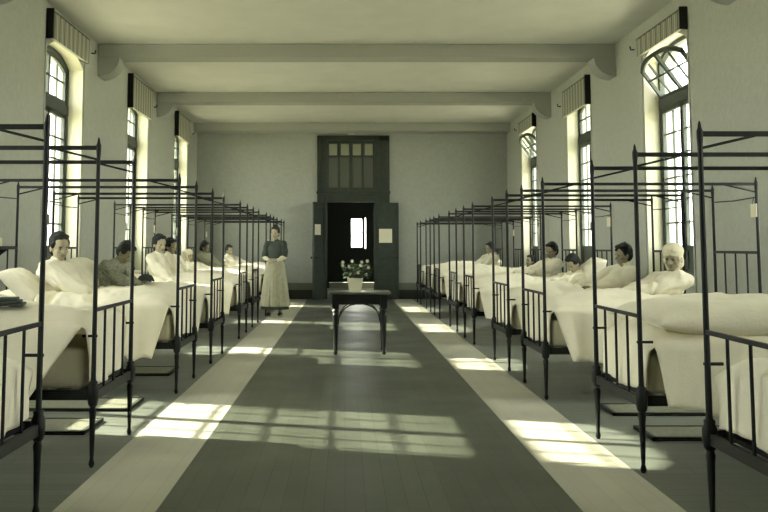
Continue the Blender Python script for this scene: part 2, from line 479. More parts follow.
for yc, z0, l in ((WR[2], 4.07, 'rolled slatted blind over the near right-hand window with open top light'), (WR[3], 3.84, 'slatted blind over the middle right-hand window that is shut'), (WR[4], 4.05, 'slatted blind over the far right-hand window with open top light')):
    blind(XR, 1, yc, z0, 4.32, l)

# small hook on the end wall above the door
b = MB().box(-.09, .09, -.03, 0, -.01, .012); b.tube([(0, -.02, 0), (0, -.03, .18)], .008, 6)
tag(b.build('lamp_bracket', M['paper'], loc=(.17, YB-.0, 4.31)), 'small white bracket on the end wall above the tall door', 'bracket')

# ------------------------------------------------------------------ beds
W, L = .97, 1.87
FX_R, FX_L = 1.79, -1.56
def post_prof(base=0, top=1.95):
    return [(.011, base), (.019, base+.02), (.012, base+.05), (.015, base+.12), (.020, base+.30), (.024, base+.335), (.019, base+.35),
            (.019, base+.50), (.016, base+.53), (.0145, base+.9),
            (.0125, top-.10), (.016, top-.05), (.016, top-.015), (.010, top), (.007, top+.02), (.002, top+.035)]
def make_bed():
    root = empty('iron_bed')
    for nm, x in (('foot_post', 0), ('head_post', L)):
        for y in (0, W):
            p = MB().lathe(post_prof(), (x, y), 10).build(nm, M['iron'], root, smooth=True)
            MB().lathe([(.018, .355), (.029, .37), (.036, .41), (.036, .46), (.026, .485), (.028, .50), (.015, .515)], (x, y), 12).build('knob', M['iron'], p, smooth=True)
    for y in (0, W):
        MB().box(0, L, y-.010, y+.010, .395, .455).build('side_rail', M['iron'], root)
        b = MB().box(-.01, L+.01, y-.007, y+.007, 1.905, 1.932); b.build('canopy_bar', M['iron'], root)
        s = 1
        b = MB().bar((.0, y, 1.845), (.27, y, 1.91), .010, .014); b.build('brace', M['iron'], root)
        b = MB().bar((L, y, 1.845), (L-.27, y, 1.91), .010, .014); b.build('brace', M['iron'], root)
        b = MB().tube([(-.018, y, .775), (.075, y, .775)], .009, 6); b.build('hook', M['iron'], root)
    # foot panel
    MB().bar((0, 0, .93), (0, W, .93), .016, .022).build('foot_rail', M['iron'], root)
    MB().bar((0, 0, .415), (0, W, .415), .024, .055).build('foot_board', M['iron'], root)
    for k in (1, 2, 3): MB().tube([(0, W*k/4, .42), (0, W*k/4, .93)], .0085, 8).build('baluster', M['iron'], root)
    MB().bar((L, 0, 1.30), (L, W, 1.30), .018, .026).build('head_rail', M['iron'], root)
    MB().bar((L, 0, .415), (L, W, .415), .024, .05).build('head_board', M['iron'], root)
    for k in (1, 2, 3): MB().tube([(L, W*k/4, .42), (L, W*k/4, 1.30)], .0085, 8).build('spindle', M['iron'], root)
    MB().tube([(L, 0, 1.80), (L, W*.5, 1.79), (L, W, 1.80)], .0065, 6).build('head_rod', M['iron'], root)
    b = MB()
    for k in range(12): b.box(.06+k*.15, .11+k*.15, 0, W, .425, .445)
    b.build('bed_slats', M['iron'], root)
    return root

def fnoise(x, y, s=1, o=0): return noise.noise(V((x*s+o, y*s-o, o*.37)))

def make_mattress(seed):
    b = MB(); bm = b.bm
    bm2 = bmesh.ops.create_cube(bm, size=1)['verts']
    for v in bm2: v.co = V((.075+(v.co.x+.5)*(L-.115), .03+(v.co.y+.5)*(W-.06), .457+(v.co.z+.5)*.245))
    return b

def sheet_drop(b, x0, x1, y, s, ztop, zbot, seed, foot=False, fade=True):
    pass

def bedspread(cfg):
    """draped cover as one cloth: top, two sides, foot drop. near is local y=0 side"""
    sd = cfg['seed']; bm = bmesh.new(); rnd = random.Random(sd)
    xf, xh = .055, cfg.get('xh', 1.34); ya, yb = -.032, W+.032
    z0 = cfg.get('z', .80)
    bumps = cfg.get('bumps', [])
    NX, NY = 64, 30
    def top(x, y):
        v = y/W; e = max(0, 1-((v-.5)*2)**4) if 0 < v < 1 else 0
        z = z0 - .035 + .055*e
        z += .016*fnoise(x, y, 5, sd) + .022*fnoise(x, y, 2.2, sd+3) + .006*fnoise(x, y, 16, sd+7)
        for (bx, by, sx, sy, a) in bumps:
            z += a*math.exp(-((x-bx)/sx)**2-((y-by)/sy)**2)*(.35+.65*e)
        k_ = max(0, min(1, (x-.45)/.6)); z += k_*(.030*(1-abs(fnoise(x*1.0, y*.7, 7, sd+11))*3.2) + .012*fnoise(x, y, 24, sd+13))
        z -= .05*max(0, 1-(x-xf)/.12)**2
        return z
    grid = []
    for i in range(NX+1):
        x = xf+(xh-xf)*i/NX
        row = []
        for j in range(NY+1):
            y = ya+(yb-ya)*j/NY
            xx = x
            if i == NX: xx += .04*fnoise(y, 0, 4, sd)
            row.append(bm.verts.new((xx, y, top(x, y))))
        grid.append(row)
    for i in range(NX):
        for j in range(NY): bm.faces.new((grid[i][j], grid[i+1][j], grid[i+1][j+1], grid[i][j+1]))
    # sides
    ND = 14
    for side, j in ((-1, 0), (1, NY)):
        prev = [grid[i][j] for i in range(NX+1)]
        ph = rnd.random()*6; f1 = 7+rnd.random()*5; f2 = 17+rnd.random()*8
        hem = cfg.get('hem', .34)
        i0 = cfg.get('cut', 1)
        for d in range(1, ND+1):
            t = d/ND; cur = []
            for i in range(NX+1):
                p = grid[i][j].co; x = p.x
                zb = hem + .03*math.sin(x*2.1+ph) + .02*fnoise(x, 0, 6, sd)
                # a corner falling longer
                zb -= cfg.get('tip', 0)*math.exp(-((x-cfg.get('tipx', .5))/.10)**2)
                amp = .010 + .042*t
                off = .014 + .042*t + amp*(math.sin(x*f1+ph)*.6+math.sin(x*f2+ph*2+t)*.4)
                xx = x
                sn = cfg.get('sn', 14)
                if i < sn: xx = x + cfg.get('sweep', .07)*t*(1-i/sn)
                cur.append(bm.verts.new((xx, p.y+side*max(.008, off), p.z+(zb-p.z)*t)))
            for i in range(i0, NX):
                q = (prev[i], prev[i+1], cur[i+1], cur[i]) if side < 0 else (prev[i+1], prev[i], cur[i], cur[i+1])
                bm.faces.new(q)
            prev = cur
    # foot drop inside the foot rail
    prev = grid[0]; fb = cfg.get('footz', .47)
    for d in range(1, ND+1):
        t = d/ND; cur = []
        for j in range(NY+1):
            p = grid[0][j].co; y = .03+(W-.06)*j/NY
            y = p.y+(y-p.y)*min(1, t*2)
            xx = .048 - .012*t + .010*math.sin(y*19+sd)*t + .008*math.sin(y*41+sd)*t
            cur.append(bm.verts.new((max(.022, xx), y, p.z+(fb+.015*math.sin(y*7+sd)-p.z)*t)))
        for j in range(NY): bm.faces.new((prev[j], prev[j+1], cur[j+1], cur[j]))
        prev = cur
    loose = [v for v in bm.verts if not v.link_faces]
    bmesh.ops.delete(bm, geom=loose, context='VERTS')
    bmesh.ops.recalc_face_normals(bm, faces=bm.faces)
    me = bpy.data.meshes.new('bedspread'); bm.to_mesh(me); bm.free()
    for p in me.polygons: p.use_smooth = True
    me.materials.append(M[cfg.get('m', 'spread')])
    o = bpy.data.objects.new('bedspread', me); C.objects.link(o)
    s = o.modifiers.new('thick', 'SOLIDIFY'); s.thickness = .008; s.offset = 1
    return o

def puff(name, x0, x1, y0, y1, z, h, seed, m='quilt', sag=0, tilt=0):
    """soft pillow / eiderdown: superellipse cushion with crumples"""
    bm = bmesh.new(); NX, NY = 30, 30
    for s in (1, -1):
        g = []
        for i in range(NX+1):
            row = []
            for j in range(NY+1):
                u, v = -1+2*i/NX, -1+2*j/NY
                e = (max(0, 1-abs(u)**3.2)*max(0, 1-abs(v)**3.2))**.5
                # pulled in corners
                k = 1-.05*(1-abs(u))*abs(v)**4 - .04*abs(u*v)**6
                k2 = 1-.05*(1-abs(v))*abs(u)**4
                zz = s*h*.5*e*(1+.22*fnoise(u, v, 2.2, seed)) + h*.06*e*fnoise(u, v, 6, seed+5)
                x = (u*k2+1)/2*(x1-x0)+x0; y = (v*k+1)/2*(y1-y0)+y0
                zc = z - sag*(v*v) - sag*.5*u*u
                row.append(bm.verts.new((x, y, zc+zz)))
            g.append(row)
        for i in range(NX):
            for j in range(NY):
                q = (g[i][j], g[i+1][j], g[i+1][j+1], g[i][j+1]); bm.faces.new(q if s > 0 else q[::-1])
    bmesh.ops.remove_doubles(bm, verts=bm.verts, dist=.0015)
    if tilt:
        cx, cz = (x0+x1)/2, z
        R = Matrix.Rotation(tilt, 4, 'Y')
        for v in bm.verts:
            p = V((v.co.x-cx, v.co.y, v.co.z-cz)); p = R @ p; v.co = V((p.x+cx, p.y, p.z+cz))
    me = bpy.data.meshes.new(name); bm.to_mesh(me); bm.free()
    for p in me.polygons: p.use_smooth = True
    me.materials.append(M[m]); o = bpy.data.objects.new(name, me); C.objects.link(o)
    return o

def place(o, side, yn, zs=1.0):
    """bed-local -> ward: right row has its foot at FX_R, left row is turned round"""
    if side == 'R': o.location = (FX_R, yn, 0); o.rotation_euler.z = 0; sx = 1.035
    else: o.location = (FX_L, yn+W, 0); o.rotation_euler.z = PI; sx = 1
    o.scale = (sx, 1, zs)

# phrases that tell each bed apart: (side, near edge y, who/what, config)
P = 'patient'
BEDS = [
 ('R', 3.54, 'nearest the viewer, cut off by the right edge', dict(z=.80, hem=.36, bumps=[(.9,.5,.5,.3,.06)])),
 ('R', 5.53, 'second on the right, with nobody visible in it', dict(z=.82, hem=.37, tip=.07, tipx=.42, sweep=.05, bumps=[(.6,.5,.45,.35,.05)], quilt=True)),
 ('R', 8.14, 'of the white-haired patient on the right', dict(z=.84, hem=.33, sweep=.14, sn=20, bumps=[(.75,.5,.45,.3,.07)])),
 ('R', 9.95, 'of the patient wearing a pointed dark cap', dict(z=.82, bumps=[(.6,.5,.4,.25,.10)])),
 ('R', 12.62, 'of the bowed patient on the right', dict(z=.82, bumps=[(.6,.5,.4,.25,.12)])),
 ('R', 14.52, 'of the upright patient behind the bowed one', dict(z=.82, bumps=[(.6,.5,.4,.25,.10)])),
 ('R', 17.17, 'of the dark-haired patient lying low at right', dict(z=.86, bumps=[(.8,.5,.5,.25,.12)])),
 ('R', 18.97, 'of the farthest sitting patient at right', dict(z=.88, bumps=[(.5,.5,.5,.3,.06)])),
 ('R', 21.40, 'last on the right before the end wall', dict(z=.88, bumps=[(1.,.5,.5,.3,.10)])),
 ('L', 3.70, 'nearest the viewer, cut off by the left edge', dict(z=.78, hem=.36, bumps=[(1.,.5,.4,.3,.03)])),
 ('L', 5.67, 'second on the left, with heaped covers', dict(z=.89, hem=.34, sweep=.34, sn=30, bumps=[(.95,.5,.25,.4,.08), (.35,.35,.15,.25,-.02)])),
 ('L', 8.46, 'of the short-haired patient propped at left', dict(z=.84, hem=.34, tip=.05, tipx=.35, sweep=.14, sn=20, bumps=[(.55,.5,.35,.25,.08)])),
 ('L', 10.60, 'of the patient bent over needlework', dict(z=.82, bumps=[(.5,.5,.3,.25,.06)])),
 ('L', 13.40, 'of the white-shirted patient leaning on one arm', dict(z=.84, bumps=[(.6,.5,.4,.25,.08)])),
 ('L', 15.30, 'of the dim figure behind the leaning patient', dict(z=.84, bumps=[(.6,.5,.4,.25,.08)])),
 ('L', 17.85, 'of the bonneted patient lying low at left', dict(z=.82, bumps=[(.6,.5,.5,.25,.08)])),
 ('L', 19.70, 'of the shawled patient with a topknot', dict(z=.82, bumps=[(.6,.5,.4,.25,.10)])),
 ('L', 22.05, 'farthest on the left, behind the nurse', dict(z=.82, bumps=[(.6,.5,.4,.25,.10)])),
]
proto = make_bed()
matt_proto = None
for i, (side, yn, who, cfg) in enumerate(BEDS):
    zs = 1.0 if side == 'R' else 1.03
    r = proto if i == 0 else copy_tree(proto)
    place(r, side, yn, zs)
    tag(r, 'black iron canopy bed ' + who, 'bed', 'iron canopy beds in two rows')
    b = make_mattress(i)
    if matt_proto is None:
        mo = b.build('mattress', M['ticking'])
        bv = mo.modifiers.new('b', 'BEVEL'); bv.width = .035; bv.segments = 4; sm_auto(mo); matt_proto = mo
    else:
        b.bm.free(); mo = matt_proto.copy(); C.objects.link(mo)
    place(mo, side, yn, zs)
    tag(mo, 'pale mattress on the bed ' + who, 'mattress', 'mattresses on the ward beds')
    cfg['seed'] = i*11+3
    co = bedspread(cfg); place(co, side, yn, zs)
    tag(co, 'white bedspread on the bed ' + who, 'bedspread', 'white bedspreads')
    if cfg.get('quilt'):
        q = puff('eiderdown', .10, 1.5, -.07, W+.07, .92, .24, i, sag=.03)
        place(q, side, yn, zs); tag(q, 'puffy white eiderdown on the bed ' + who, 'eiderdown')
    pl = puff('pillow', 1.34, 1.82, .10, W-.10, .80, .18, i+40, 'sheet', sag=.02, tilt=-.25)
    place(pl, side, yn, zs); tag(pl, 'pillow heading the bed ' + who, 'pillow', 'white pillows on the beds')

def bigpillow(side, yn, x0, x1, y0, y1, z, h, tilt, seed, label):
    p = puff('pillow', x0, x1, y0, y1, z, h, seed, 'sheet', sag=.03, tilt=tilt); place(p, side, yn, 1)
    tag(p, label, 'pillow')
bigpillow('L', 8.46, 1.22, 1.74, .45, .95, .96, .20, -.80, 91, 'large propped white pillow beside the short-haired young patient')
bigpillow('L', 10.60, 1.34, 1.84, .10, .90, 1.02, .26, -.85, 92, 'plump white pillow standing behind the needleworking patient')
bigpillow('R', 12.62, 1.50, 1.88, .12, .70, 1.04, .20, -.95, 93, 'upright white pillow behind the bowed patient on the right')

# dark folded shawl at the left edge
b = MB()
for k in range(3):
    b.box(-.09+.01*k, .09-.02*k, -.11, .12-.02*k, .018*k, .018*k+.016)
tag(b.build('folded_shawl', M['blouse'], bevel=.007, loc=(-2.16, 5.86, .975), rz=.25), 'small dark folded cloth on the heaped covers at the left edge', 'cloth')

# chart cards hanging from the head rods
def card(side, yn, ly, w, h, label, z=1.66):
    x = FX_R+L*1.035-.02 if side == 'R' else FX_L-L+.02
    y = yn+ly if side == 'R' else yn+W-ly
    o = empty('chart_card', (x, y, z), label=label, cat='card')
    MB().box(-.003, .003, -w/2, w/2, -h/2, h/2).build('sheet', M['paper'], o)
    MB().tube([(0, -.03, h/2-.005), (0, 0, 1.79-z), (0, .03, h/2-.005)], .002, 5).build('string', M['iron'], o)
card('L', 15.30, .16, .09, .13, 'small white card hanging left of the larger card, above the left beds', 1.80-.13)
card('L', 17.85, .50, .17, .16, 'larger white card hanging above the bonneted patient at left', 1.66)
card('L', 19.70, .1, .11, .12, 'small white card second from the end wall at left', 1.66)
card('L', 22.05, .80, .11, .13, 'white card hanging farthest back at left', 1.66)
card('R', 12.62, .05, .15, .13, 'white card hanging above the pointed-cap patient on the right', 1.70)
card('R', 17.17, .10, .10, .14, 'white card hanging in front of the far right-hand window', 1.66)
card('R', 18.97, .85, .14, .14, 'bright white card hanging farthest back on the right', 1.66)
card('R', 8.14, .02, .12, .12, 'pale card hanging at the right edge by the near window', 1.68)

# bedside mats
def bmat(x0, x1, y0, y1, label):
    o = empty('bedside_mat', ((x0+x1)/2, (y0+y1)/2, 0), label=label, cat='mat', group='mats beside the beds')
    hx, hy = (x1-x0)/2, (y1-y0)/2
    MB().box(-hx, hx, -hy, hy, .002, .022).build('rush_field', M['mat_'], o, bevel=.006)
    b = MB()
    for s in (-1, 1):
        b.box(-hx, hx, *sorted((s*hy, s*(hy-.03))), .001, .026); b.box(*sorted((s*hx, s*(hx-.03))), -hy, hy, .001, .026)
    b.build('binding', M['matd'], o)
bmat(2.15, 3.3, 6.42, 6.85, 'pale mat on the floor behind the second bed on the right')
bmat(2.15, 3.3, 7.35, 7.8, 'pale mat on the floor in front of the white-haired patient’s bed')
bmat(-3.2, -1.88, 6.62, 7.15, 'sunlit mat on the floor beside the second bed on the left')
bmat(-3.2, -1.78, 7.55, 8.1, 'pale mat on the floor in front of the propped young patient’s bed')
bmat(-3.2, -1.85, 9.60, 10.2, 'pale mat on the floor in front of the needleworking patient’s bed')

# shelf with bottles on the left wall
sh = empty('wall_shelf', (XL+.0, 9.75, 1.36), label='narrow wall shelf at the far left behind the bed heads', cat='shelf')
MB().box(0, .24, -.32, .32, -.02, 0).build('shelf_board', M['iron'], sh)
for s in (-.22, .22): MB().prism([(0, -.02), (.2, -.02), (0, -.18)], 'y', s-.01, s+.01).build('bracket', M['iron'], sh)
def bottle(dx, dy, r, h, label, m='bottle'):
    o = MB().lathe([(r*.9, 0), (r, .01), (r, h*.6), (r*.85, h*.68), (r*.35, h*.78), (r*.33, h*.95), (r*.42, h*.96), (r*.42, h)], n=12).build('medicine_bottle', M[m], smooth=True, loc=(XL+dx, 9.75+dy, 1.36))
    MB().lathe([(r*.3, h), (r*.34, h+.02)], n=8).build('stopper', M['iron'], o)
    tag(o, label, 'bottle')
bottle(.13, -.20, .040, .19, 'dark medicine bottle at the left end of the wall shelf')
bottle(.13, -.05, .035, .21, 'taller dark medicine bottle on the wall shelf')
bottle(.12, .08, .045, .13, 'pale squat jar on the wall shelf', 'pot')

# ------------------------------------------------------------------ table with plant
T = empty('side_table', (.185, 12.0-.55, 0), label='black wooden table with turned tapering legs standing in the aisle', cat='table')
TW, TD, TZ = .76, .50, .755
b = MB().box(-.395, .395, -.02, .56, TZ-.0, TZ+.028); b.build('tabletop', M['tabletop'], T, bevel=.006)
b = MB().box(-.32, .32, .0+.02, .045, TZ-.13, TZ); b.box(-.32, .32, .495, .52, TZ-.13, TZ)
b.box(-.335, -.31, .03, .51, TZ-.13, TZ); b.box(.31, .335, .03, .51, TZ-.13, TZ); b.build('apron', M['blackwood'], T, bevel=.004)
for x in (-.305, .305):
    for y in (.035, .505):
        b = MB().box(x-.042, x+.042, y-.04, y+.04, TZ-.17, TZ)
        b.lathe([(.016, 0), (.026, .02), (.020, .05), (.036, .45), (.040, TZ-.26), (.030, TZ-.23), (.046, TZ-.21), (.032, TZ-.19), (.04, TZ-.17)], (x, y), 12)
        b.build('leg', M['blackwood'], T)
for y in (.035, .505):
    for s in (-1, 1):
        pts = [(s*(.315-.30*math.sin(a)*.9), y, .40+.235*(1-math.cos(a))+.0) for a in [PI/2*k/10 for k in range(11)]]
        pts = [(s*(.27-.21*(1-math.cos(a))), y, .38+.245*math.sin(a)) for a in [PI/2*k/10 for k in range(11)]]
        MB().tube(pts, .008, 6).build('curved_bracket', M['iron'], T, smooth=True)
pt = empty('potted_plant', (.13, 11.68, TZ+.028), label='leafy flowering plant in a white square-sided pot on the black table', cat='plant')
MB().lathe([(.105, 0), (.108, .01), (.142, .16), (.147, .168), (.138, .17), (.13, .15), (.02, .148)], n=4, ang0=PI/4).build('pot', M['pot'], pt, bevel=.006)
MB().box(-.075, .075, -.075, .075, .13, .157).build('soil', M['soil'], pt)
b = MB(); lf = MB(); fw = MB(); rnd = random.Random(3)
tips = []
for k in range(26):
    a = rnd.random()*2*PI; rr = .03+.14*rnd.random()**.6; h = .12+.19*rnd.random()-rr*.3
    tip = V((rr*math.cos(a)*1.1, rr*math.sin(a), .10+h))
    b.tube([(.03*math.cos(a), .03*math.sin(a), .15), (tip.x*.55, tip.y*.55, .15+(tip.z-.15)*.6), tip], [.004, .003, .002], 5); tips.append(tip)
def leafshape(mb, c, d, up, ln, wd):
    d = d.normalized(); r = d.cross(up).normalized(); u = r.cross(d)
    P2 = []
    for t, w_, z_ in ((0, .05, 0), (.25, .8, .08), (.55, 1, .06), (.8, .6, -.02), (1, .03, -.15)):
        P2.append([mb.bm.verts.new(c+d*ln*t+r*(s*wd*w_)+u*(z_*ln + abs(s)*wd*.25)) for s in (-1, 0, 1)])
    for i in range(4):
        for j in range(2): mb.bm.faces.new((P2[i][j], P2[i][j+1], P2[i+1][j+1], P2[i+1][j]))
for tip in tips:
    for q in range(7):
        a = rnd.random()*2*PI; d = V((math.cos(a), math.sin(a), rnd.uniform(-.5, .5)))
        c = tip*(rnd.uniform(.75, 1)) ; c.z = max(c.z, .19)
        leafshape(lf, c, d, V((0, 0, 1)), rnd.uniform(.05, .085), rnd.uniform(.018, .03))
for tip in rnd.sample(tips, 11):
    c = tip + V((0, -.02, .025))
    for q in range(6):
        a = q*PI/3; leafshape(fw, c, V((math.cos(a), .3*math.sin(a)-.2, math.sin(a))), V((0, -1, .1)), .024, .010)
b.build('stem', M['leaf'], pt); lf.build('foliage', M['leaf'], pt, recalc=False); fw.build('blossom', M['petal'], pt, recalc=False)

# ------------------------------------------------------------------ people
def remesh(mb, voxel, smooth_it=3, fold=None):
    bmesh.ops.recalc_face_normals(mb.bm, faces=mb.bm.faces)
    me = bpy.data.meshes.new('raw'); mb.bm.to_mesh(me); mb.bm.free()
    o = bpy.data.objects.new('raw', me); C.objects.link(o)
    r = o.modifiers.new('r', 'REMESH'); r.mode = 'VOXEL'; r.voxel_size = voxel
    s = o.modifiers.new('s', 'SMOOTH'); s.factor = .5; s.iterations = smooth_it
    dg = bpy.context.evaluated_depsgraph_get(); dg.update()
    out = bpy.data.meshes.new_from_object(o.evaluated_get(dg))
    bpy.data.objects.remove(o); bpy.data.meshes.remove(me)
    if fold:
        out.update()
        ns = [v.normal.copy() for v in out.vertices]
        for v, nn in zip(out.vertices, ns): v.co += nn*fold(v.co)
    for p in out.polygons: p.use_smooth = True
    return out

def ik(a, c, l1, l2, pole):
    a, c, pole = V(a), V(c), V(pole); d = c-a; D = min(d.length, (l1+l2)*.995); d.normalize()
    x = (l1*l1-l2*l2+D*D)/(2*D); h = math.sqrt(max(0, l1*l1-x*x))
    p = pole - d*pole.dot(d); p.normalize()
    return a+d*x+p*h, a+d*D

def hand(b, w, d, palm_n, side, curl=.6, s=1.0):
    """w wrist, d finger direction, palm_n palm facing direction; thumb towards side vector"""
    w = V(w); d = V(d).normalized(); n = V(palm_n); n = (n-d*n.dot(d)).normalized()
    t = d.cross(n)*side
    t.normalize()
    rot = Matrix((t, d, n)).transposed()
    b.ell(w+d*.045*s, (.038*s, .05*s, .015*s), rot)
    for k, (o_, ln) in enumerate(((.027, .075), (.009, .084), (-.009, .078), (-.026, .062))):
        p0 = w+d*.075*s+t*o_*s
        c1 = curl*(.6+.08*k); p1 = p0+(d*math.cos(c1)+n*math.sin(c1))*ln*.45*s
        c2 = curl*1.5; p2 = p1+(d*math.cos(c2)+n*math.sin(c2))*ln*.32*s
        c3 = curl*2.3; p3 = p2+(d*math.cos(c3)+n*math.sin(c3))*ln*.26*s
        b.cap(p0-d*.01, p1, .0092*s, .0085*s, 8); b.cap(p1, p2, .0085*s, .0078*s, 8); b.cap(p2, p3, .0078*s, .0068*s, 8)
    q0 = w+d*.022*s+t*.026*s; q1 = q0+(t*.75+d*.55+n*.35).normalized()*.038*s; q2 = q1+(t*.25+d*.85+n*.45).normalized()*.03*s
    b.cap(q0, q1, .0125*s, .010*s, 8); b.cap(q1, q2, .010*s, .0085*s, 8)

def head(b, base, R, s=1.0):
    """base: top of neck (skull joint); R maps head axes (x forward, y left, z up). returns function to world"""
    def P(x, y, z): return base + R @ (V((x, y, z))*s)
    b.ell(P(-.005, 0, .125), V((.096, .076, .100))*s, R)
    b.ell(P(.022, 0, .065), V((.068, .060, .078))*s, R)     # face
    b.ell(P(.048, 0, .012), V((.032, .032, .026))*s, R)     # chin
    b.ell(P(.012, 0, .030), V((.055, .052, .045))*s, R)     # jaw
    b.cap(P(.082, 0, .098), P(.103, 0, .066), .010*s, .013*s, 8)   # nose
    b.ell(P(.088, .014, .064), V((.010, .008, .007))*s, R); b.ell(P(.088, -.014, .064), V((.010, .008, .007))*s, R)
    b.ell(P(.079, 0, .040), V((.012, .023, .007))*s, R); b.ell(P(.077, 0, .029), V((.012, .020, .008))*s, R)
    for y in (-1, 1):
        b.ell(P(.074, y*.030, .110), V((.014, .024, .007))*s, R)          # brow
        b.ell(P(.058, y*.042, .068), V((.020, .018, .018))*s, R)          # cheek
        b.ell(P(-.005, y*.078, .085), V((.018, .008, .030))*s, R)         # ear
    return P

def person(root_loc, facing, cfg):
    """seated / standing figure. local frame: x forward, y left, z up from the hips; facing = rotation about z"""
    c = cfg; s = c.get('s', .94)
    hip = V((0, 0, .09*s)); lean = math.radians(c.get('lean', 40)); sl = math.radians(c.get('sidelean', 0))
    up = V((-math.sin(lean)*math.cos(sl), math.sin(sl), math.cos(lean)*math.cos(sl)))
    curve = c.get('curve', .12)
    chest = hip + up*.30*s + V((-.02, 0, 0))
    up2 = (up + V((curve*1.4, 0, .25))).normalized()
    neck = chest + up2*.20*s
    fwd = V((1, 0, 0)); left = V((0, 1, 0))
    t = math.radians(c.get('twist', 0)); left = V((-math.sin(t), math.cos(t), 0)); f2 = V((math.cos(t), math.sin(t), 0))
    hb = neck + (up2+V((.35, 0, .6))).normalized()*c.get('nk', .052)*s
    yaw, pitch, roll = [math.radians(a) for a in c.get('head', (0, 10, 0))]
    R = (Matrix.Rotation(yaw, 3, 'Z') @ Matrix.Rotation(pitch, 3, 'Y') @ Matrix.Rotation(roll, 3, 'X'))
    b = MB()
    b.ell(hip, (.13*s, .165*s, .12*s)); b.cap(hip+up*.05, chest, .125*s, .125*s, 16)
    rot = Matrix((up2.cross(left).normalized()*-1, left, up2)).transposed()
    b.ell(chest+up2*.02, (.112*s, .160*s, .17*s), rot); b.cap(neck-up2*.06*s, neck+up2*.02, .07*s, .055*s)
    b.cap(neck-up2*.03, hb+V((0, 0, .02)), .055*s, .050*s)
    Ph = head(b, hb, R, s*c.get('hs', 1.0))
    J = {}
    stand = c.get('stand')
    for side, nm in ((1, 'l'), (-1, 'r')):
        sh_ = neck - up2*.055*s + left*side*.155*s
        b.cap(neck-up2*.03*s, sh_, .055*s, .055*s)
        tgt = V(c['hand_'+nm]); el, wr = ik(sh_, tgt, .27*s, .24*s, c.get('pole_'+nm, (-.4, side*.6, -.6)))
        b.cap(sh_, el, .050*s, .038*s); b.cap(el, wr, .038*s, .025*s)
        hd = V(c.get('hdir_'+nm, (.8, -side*.5, -.1)))
        hand(b, wr+hd.normalized()*.005, hd, c.get('palm_'+nm, (0, 0, -1)), side*(1 if True else -1), c.get('curl', .5), s)
        J['sh'+nm], J['el'+nm], J['wr'+nm] = sh_, el, wr
        if stand:
            hp = hip+V((0, side*.085, -.03)); kn = V((.03, side*.09, -.44*s)); an = V((-.02, side*.10, -.82*s))
            b.cap(hp, kn, .085*s, .055*s); b.cap(kn, an, .055*s, .036*s); b.ell(an+V((.06, side*.02, -.045)), (.12*s, .042*s, .032*s))
        else:
            hp = hip+V((.02, side*.08, -.03)); kn = V((.40*s, side*.09, c.get('knee', .12))); an = V((.78*s, side*.08, .05))
            b.cap(hp, kn, .080*s, .055*s); b.cap(kn, an, .055*s, .035*s); b.ell(an+V((.04, 0, .05)), (.035, .04, .09*s))
    vox = c.get('vox', .0075)
    me = remesh(b, vox, 2)
    for k in ('skin', 'eye', 'lips'): me.materials.append(M[c.get('skinm', k) if k == 'skin' else k])
    hs = s*c.get('hs', 1.0)
    marks = [(Ph(.084, .031, .094), .0095*hs, 1), (Ph(.084, -.031, .094), .0095*hs, 1), (Ph(.088, .036, .112), .007*hs, 1), (Ph(.088, -.036, .112), .007*hs, 1),
             (Ph(.090, .024, .112), .007*hs, 1), (Ph(.090, -.024, .112), .007*hs, 1), (Ph(.088, 0, .034), .009*hs, 2), (Ph(.086, .013, .034), .009*hs, 2), (Ph(.086, -.013, .034), .009*hs, 2)]
    for p in me.polygons:
        for q, r, mi in marks:
            if (p.center-q).length < r: p.material_index = mi; break
    o = bpy.data.objects.new('person', me); C.objects.link(o)
    o.location = root_loc; o.rotation_euler.z = facing
    tag(o, c['label'], 'person', c.get('group'))
    # hair
    if c.get('hair', 'hair'):
        hb_ = MB(); hm = M[c.get('hair', 'hair')]; g = hs
        hb_.ell(Ph(-.022, 0, .145), V((.098, .087, .100))*g, R); hb_.ell(Ph(-.045, 0, .10), V((.070, .080, .085))*g, R)
        if c.get('fringe', True):
            hb_.ell(Ph(.035, 0, .200), V((.050, .070, .026))*g, R)
            for y in (-1, 1): hb_.ell(Ph(.0, y*.068, .135), V((.045, .022, .045))*g, R)
        if c.get('bun'): hb_.ell(Ph(*c['bun']), V((.05, .052, .042))*g, R)
        if c.get('bonnet'):
            hb_.ell(Ph(-.01, 0, .17), V((.105, .100, .085))*g, R); hb_.ell(Ph(-.05, 0, .06), V((.06, .085, .08))*g, R)
            for y in (-1, 1): hb_.cap(Ph(.02, y*.075, .09), Ph(.035, y*.045, .0), .018*g, .012*g)
            hb_.ell(Ph(.0, 0, .015), V((.055, .055, .02))*g, R)
        if c.get('point'):
            hb_.cap(Ph(-.01, 0, .18), Ph(-.04, 0, .235), .075*g, .016*g); hb_.cap(Ph(.02, 0, .18), Ph(.09, 0, .165), .055*g, .015*g)
            hb_.cap(Ph(-.05, 0, .14), Ph(-.115, 0, .12), .06*g, .02*g)
        cut = MB()
        hme = remesh(hb_, .008, 1, lambda q: .003*math.sin(q.y*180+q.z*90))
        hme.materials.append(hm); ho = bpy.data.objects.new('bonnet' if c.get('bonnet') else ('cap' if c.get('point') else 'hair'), hme); C.objects.link(ho); ho.parent = o
    # clothing
    g = MB(); e = .016
    sd = c.get('seed', 1)
    fold = lambda q: .009*math.sin(q.x*30+q.z*22+7*noise.noise(q*5+V((sd, 0, 0)))) + .018*noise.noise(q*9+V((0, sd, 0)))
